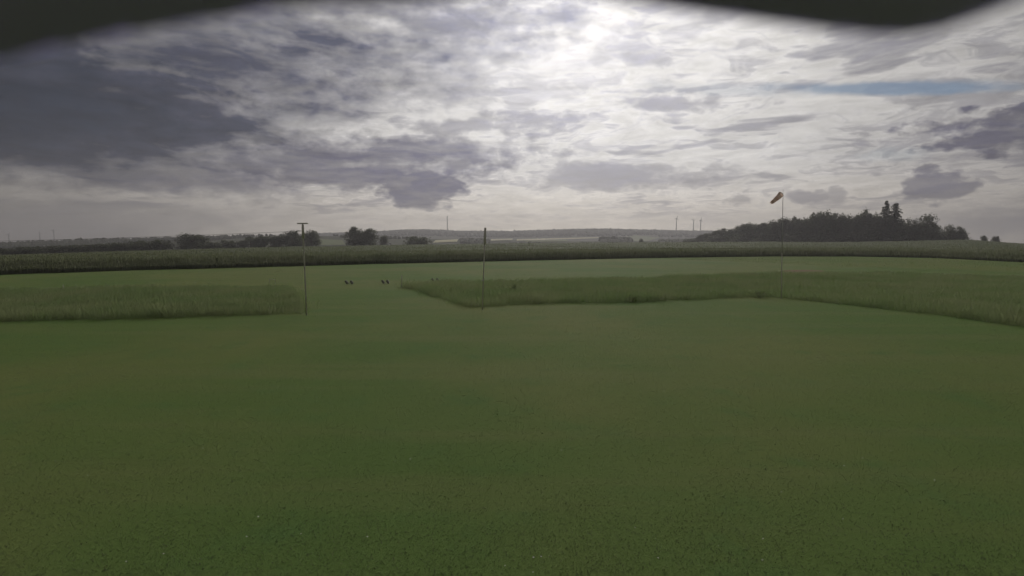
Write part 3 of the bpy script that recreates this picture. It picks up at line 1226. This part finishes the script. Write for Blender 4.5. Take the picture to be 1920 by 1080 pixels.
for b in range(NB):
    mb = MB()
    for i in range(RINGS):
        mb.v += sock_ring((b + i / (RINGS - 1)) / NB)
    for i in range(RINGS - 1):
        for k in range(20):
            k2 = (k + 1) % 20
            mb.f.append((i * 20 + k, i * 20 + k2, i * 20 + 20 + k2, i * 20 + 20 + k))
    mb.build('cloth_band', m_sock_b if b % 2 == 0 else m_sock_a, so, True)
mb = MB()
ring = sock_ring(0)
mb.tube(ring + [ring[0], ring[1]], [0.016] * 22, 6, False)
mb.build('mouth_hoop', m_steel, so, True)
mb = MB()
hinge = wb + wv * 0.955 - s0
for k in (0, 5, 10, 15):
    mb.tube([ring[k], hinge], [0.006, 0.006], 5)
mb.build('bridle', m_steel, so)
tag(so, 'faded striped windsock hanging slantwise down to the left of its pole', 'windsock')

# far-left pole out of the picture carries the other end of the wire
left_b = flat(-330, 612)
lb = empty('net_pole', left_b)
lv = Vector((0, 0, 3.9))
MB().tube([(0, 0, -0.3), lv], [0.055, 0.05], 10).build('shaft', m_wood, lb, True)
tag(lb, 'net pole beyond the left picture edge at the end of the wire', 'pole')


def wire(name, A, B, sag, label, r=0.009):
    pts = []
    for i in range(17):
        t = i / 16
        q = A.lerp(B, t)
        q.z -= sag * 4 * t * (1 - t)
        pts.append(q)
    mb = MB()
    mb.tube(pts, [r] * 17, 5)
    return tag(mb.build(name, m_net), label, 'wire')


tw = tb + tv * 0.925
lw = left_b + lv * 0.955
wire('net_wire', tw, lw, 0.10, 'thin top wire running left from the T-topped pole', 0.007)
cw = cb + cv * 0.80
ww_ = wb + wv * 0.47
wire('net_wire', cw, ww_, 0.12, 'thin top wire from the plain middle pole to the windsock pole', 0.006)


def net(A0, A1, B0, B1, sag, label, step=0.12, r=0.0011):
    """cord mesh between lower line A0-B0 and upper line A1-B1"""
    n = int((B0 - A0).length / step)
    m = int((A1 - A0).length / step)
    vs, fs = [], []

    def cord(p, q):
        d = (q - p).normalized()
        s = d.cross(Vector((0, 1, 0.01))).normalized() * r
        t = d.cross(s).normalized() * r
        b = len(vs)
        for pt in (p, q):
            vs.extend((pt + s, pt - s * 0.5 + t * 0.87, pt - s * 0.5 - t * 0.87))
        for k in range(3):
            k2 = (k + 1) % 3
            fs.append((b + k, b + k2, b + 3 + k2, b + 3 + k))
    def pt(u, v):
        lo, hi = A0.lerp(B0, u), A1.lerp(B1, u)
        hi = hi - Vector((0, 0, sag * 4 * u * (1 - u)))
        return lo.lerp(hi, v)
    for i in range(n + 1):
        u = i / n
        cord(pt(u, 0), pt(u, 1))
    for j in range(m + 1):
        for k in range(12):
            cord(pt(k / 12, j / m), pt((k + 1) / 12, j / m))
    me = np_mesh('safety_net', [tuple(q) for q in vs], fs)
    return tag(link('safety_net', me, m_net), label, 'net')


up = Vector((0, 0, 0.25))
net(tb + up, tw, left_b + up, lw, 0.10, 'fine see-through net hanging left of the T-topped pole')
net(cb + up, cw, wb + up, ww_, 0.12, 'fine see-through net between the plain middle pole and the windsock pole')

# stakes
for bp, tp, lab in (((753, 539), (753.4, 516.5), 'short dark stake at the far corner of the right tall grass'),
                    ((119, 551), (118.6, 533.5), 'thin faint stake in the tall grass at the far left')):
    b = flat(*bp)
    t = at_depth(tp[0], tp[1], b.y)
    th = 0.035 if bp[0] > 500 else 0.02
    o = empty('stake', b)
    MB().tube([(0, 0, -0.2), (t - b) * 0.6, (t - b) * 0.97], [th * 1.05, th, th], 8).build('post', m_wood, o, True)
    MB().tube([(t - b) * 0.97, (t - b)], [th * 1.25, th * 0.9], 8).build('cap', m_wood, o, True)
    tag(o, lab, 'stake')


# model-aircraft stands: two slanted dark pads on a low frame
def stand(x1, x2, y, label):
    c1, c2 = flat(x1, y + 3.2), flat(x2, y + 3.2)
    mid = (c1 + c2) / 2
    o = empty('model_stand', mid)
    half = (c2 - c1).length / 2
    for s in (-1, 1):
        c = Vector((s * half, 0, 0.19))
        R = Matrix.Rotation(math.radians(34), 3, 'Y')
        bm = bmesh.new()
        bmesh.ops.create_cube(bm, size=1)
        bmesh.ops.scale(bm, vec=(0.17, 0.34, 0.33), verts=bm.verts)
        bmesh.ops.bevel(bm, geom=bm.edges[:], offset=0.035, segments=2, affect='EDGES')
        bmesh.ops.rotate(bm, cent=(0, 0, 0), matrix=Matrix.Rotation(math.radians(-34), 3, 'Y'), verts=bm.verts)
        bmesh.ops.translate(bm, vec=c, verts=bm.verts)
        me = bpy.data.meshes.new('pad'); bm.to_mesh(me); bm.free()
        link('pad', me, m_pad, o)
        MB().tube([(s * half - 0.02, -0.18, 0), (s * half, 0, 0.12)], [0.015, 0.015], 6).tube([(s * half - 0.02, 0.18, 0), (s * half, 0, 0.12)], [0.015, 0.015], 6).build('leg', m_steel, o)
    MB().tube([(-half, 0, 0.07), (half, 0, 0.07)], [0.014, 0.014], 6).build('rail', m_steel, o)
    return tag(o, label, 'model stand', 'low paired stands on the mown runway')


stand(650, 659.5, 530, 'left one of three low stands with two slanted dark pads on the mown grass')
stand(718.3, 727.3, 529, 'middle one of three low stands with two dark pads, left of the short stake')
stand(811.6, 820.6, 525.5, 'right one of three low stands with two dark pads, behind the right tall grass')

# thin rail frame behind the left tall grass
b = flat(511, 536)
o = empty('rail_frame', b)
for s in (-1, 1):
    MB().tube([(s * 0.24, 0, -0.1), (s * 0.24, 0, 0.55)], [0.014, 0.014], 6).build('upright', m_steel, o)
MB().tube([(-0.26, 0, 0.55), (0.26, 0, 0.55)], [0.014, 0.014], 6).build('top_rail', m_steel, o)
tag(o, 'thin low rail frame behind the left tall grass near the T-topped pole', 'frame')


# dark weed clumps in the tall grass
def weed(px, h, w, label):
    b = flat(*px)
    o = empty('weed_clump', b)
    rs = np.random.default_rng(int(px[0]))
    mb = MB()
    for k in range(9):
        an = rs.random() * 6.28
        mb.tube([(0, 0, -0.05), (math.cos(an) * w * 0.2, math.sin(an) * w * 0.2, h * 0.5), (math.cos(an) * w * 0.4, math.sin(an) * w * 0.4, h * rs.uniform(0.7, 1))], [0.012, 0.009, 0.004], 5, False)
    mb.build('stem', m_bark, o)
    m = 170
    ctr = rs.normal(size=(m, 3)) * np.array([w * 0.45, w * 0.45, h * 0.26]) + np.array([0, 0, h * 0.42])
    ctr[:, 2] = np.clip(ctr[:, 2], 0.03, h)
    V, Fc = leaf_quads(ctr, 0.07, rs)
    link('leaves', np_mesh('leaves', V, Fc, rs.random(m)), m_weed, o)
    return tag(o, label, 'weed')


weed((964, 547), 0.65, 0.5, 'dark leafy weed clump in the tall grass right of the plain middle pole')
weed((1424, 558), 0.5, 0.8, 'dark weed clump at the grass edge left of the windsock pole')
weed((1185, 566), 0.42, 0.9, 'low weed clump at the grass edge midway between middle pole and windsock pole')

# daisies on the lawn
n = 55
yy = 6.3 + 9 * rng.random(n) ** 1.5
xx = (rng.random(n) * 2 - 1) * yy * 0.95
vs, fs = [], []
for i in range(n):
    r = rng.uniform(0.005, 0.012)
    zc = rng.uniform(0.03, 0.05)
    b = len(vs)
    vs.append((xx[i], yy[i], zc + 0.004))
    for k in range(8):
        w = k * math.pi / 4
        vs.append((xx[i] + math.cos(w) * r, yy[i] + math.sin(w) * r, zc))
    for k in range(8):
        fs.append((b, b + 1 + k, b + 1 + (k + 1) % 8))
tag(link('daisies', np_mesh('daisies', vs, fs), m_daisy), 'tiny white flowers sprinkled over the near lawn', 'flowers', kind='stuff')

# ------------------------------------------------------------------ roof eave over the camera (out of focus)
EDGE = [(-1500, 420), (-800, 290), (-300, 175), (0, 112), (120, 86), (250, 60), (400, 36), (520, 16), (620, 10), (700, 11), (780, 6), (860, -2), (960, -14), (1050, -16),
        (1130, -4), (1250, 16), (1350, 30), (1450, 44), (1560, 58), (1640, 66), (1700, 67), (1760, 58), (1830, 34), (1900, 6), (1960, -18), (2200, -70), (2600, 0), (3200, 60)]
Ye = 0.30
lo = [at_depth(x, y, Ye) for x, y in EDGE]
vs, fs = [], []
N = len(lo)
for q in lo:
    for (yo, zo) in ((0, 0), (-0.12, 0.012), (-0.45, 0.05), (-1.3, 0.14), (-1.3, 0.165), (-0.45, 0.075), (-0.12, 0.037), (0.0, 0.025)):
        vs.append((q.x * (1 + max(0, -yo) * 1.5), q.y + yo, q.z + zo))
for i in range(N - 1):
    for k in range(8):
        k2 = (k + 1) % 8
        fs.append((i * 8 + k, i * 8 + k2, i * 8 + 8 + k2, i * 8 + 8 + k))
me = np_mesh('roof_eave', vs, fs, smooth=False)
tag(link('roof_eave', me, m_eave), 'dark blurred sagging roof eave hanging into the top of the view', 'roof eave')

# ------------------------------------------------------------------ haze
m_haze = bpy.data.materials.new('haze')
m_haze.use_nodes = True
nt = m_haze.node_tree
nt.nodes.clear()
pv = nt.nodes.new('ShaderNodeVolumePrincipled')
pv.inputs['Color'].default_value = (0.59, 0.58, 0.61, 1)
pv.inputs['Density'].default_value = 0.0005
pv.inputs['Anisotropy'].default_value = 0.4
mo = nt.nodes.new('ShaderNodeOutputMaterial')
nt.links.new(pv.outputs[0], mo.inputs['Volume'])
zmin = float(Z.min()) - 1.5
hb = MB().box((0, 0, (zmin + 96) / 2), (4720, 4720, 96 - zmin)).build('haze', m_haze)
tag(hb, kind='stuff')
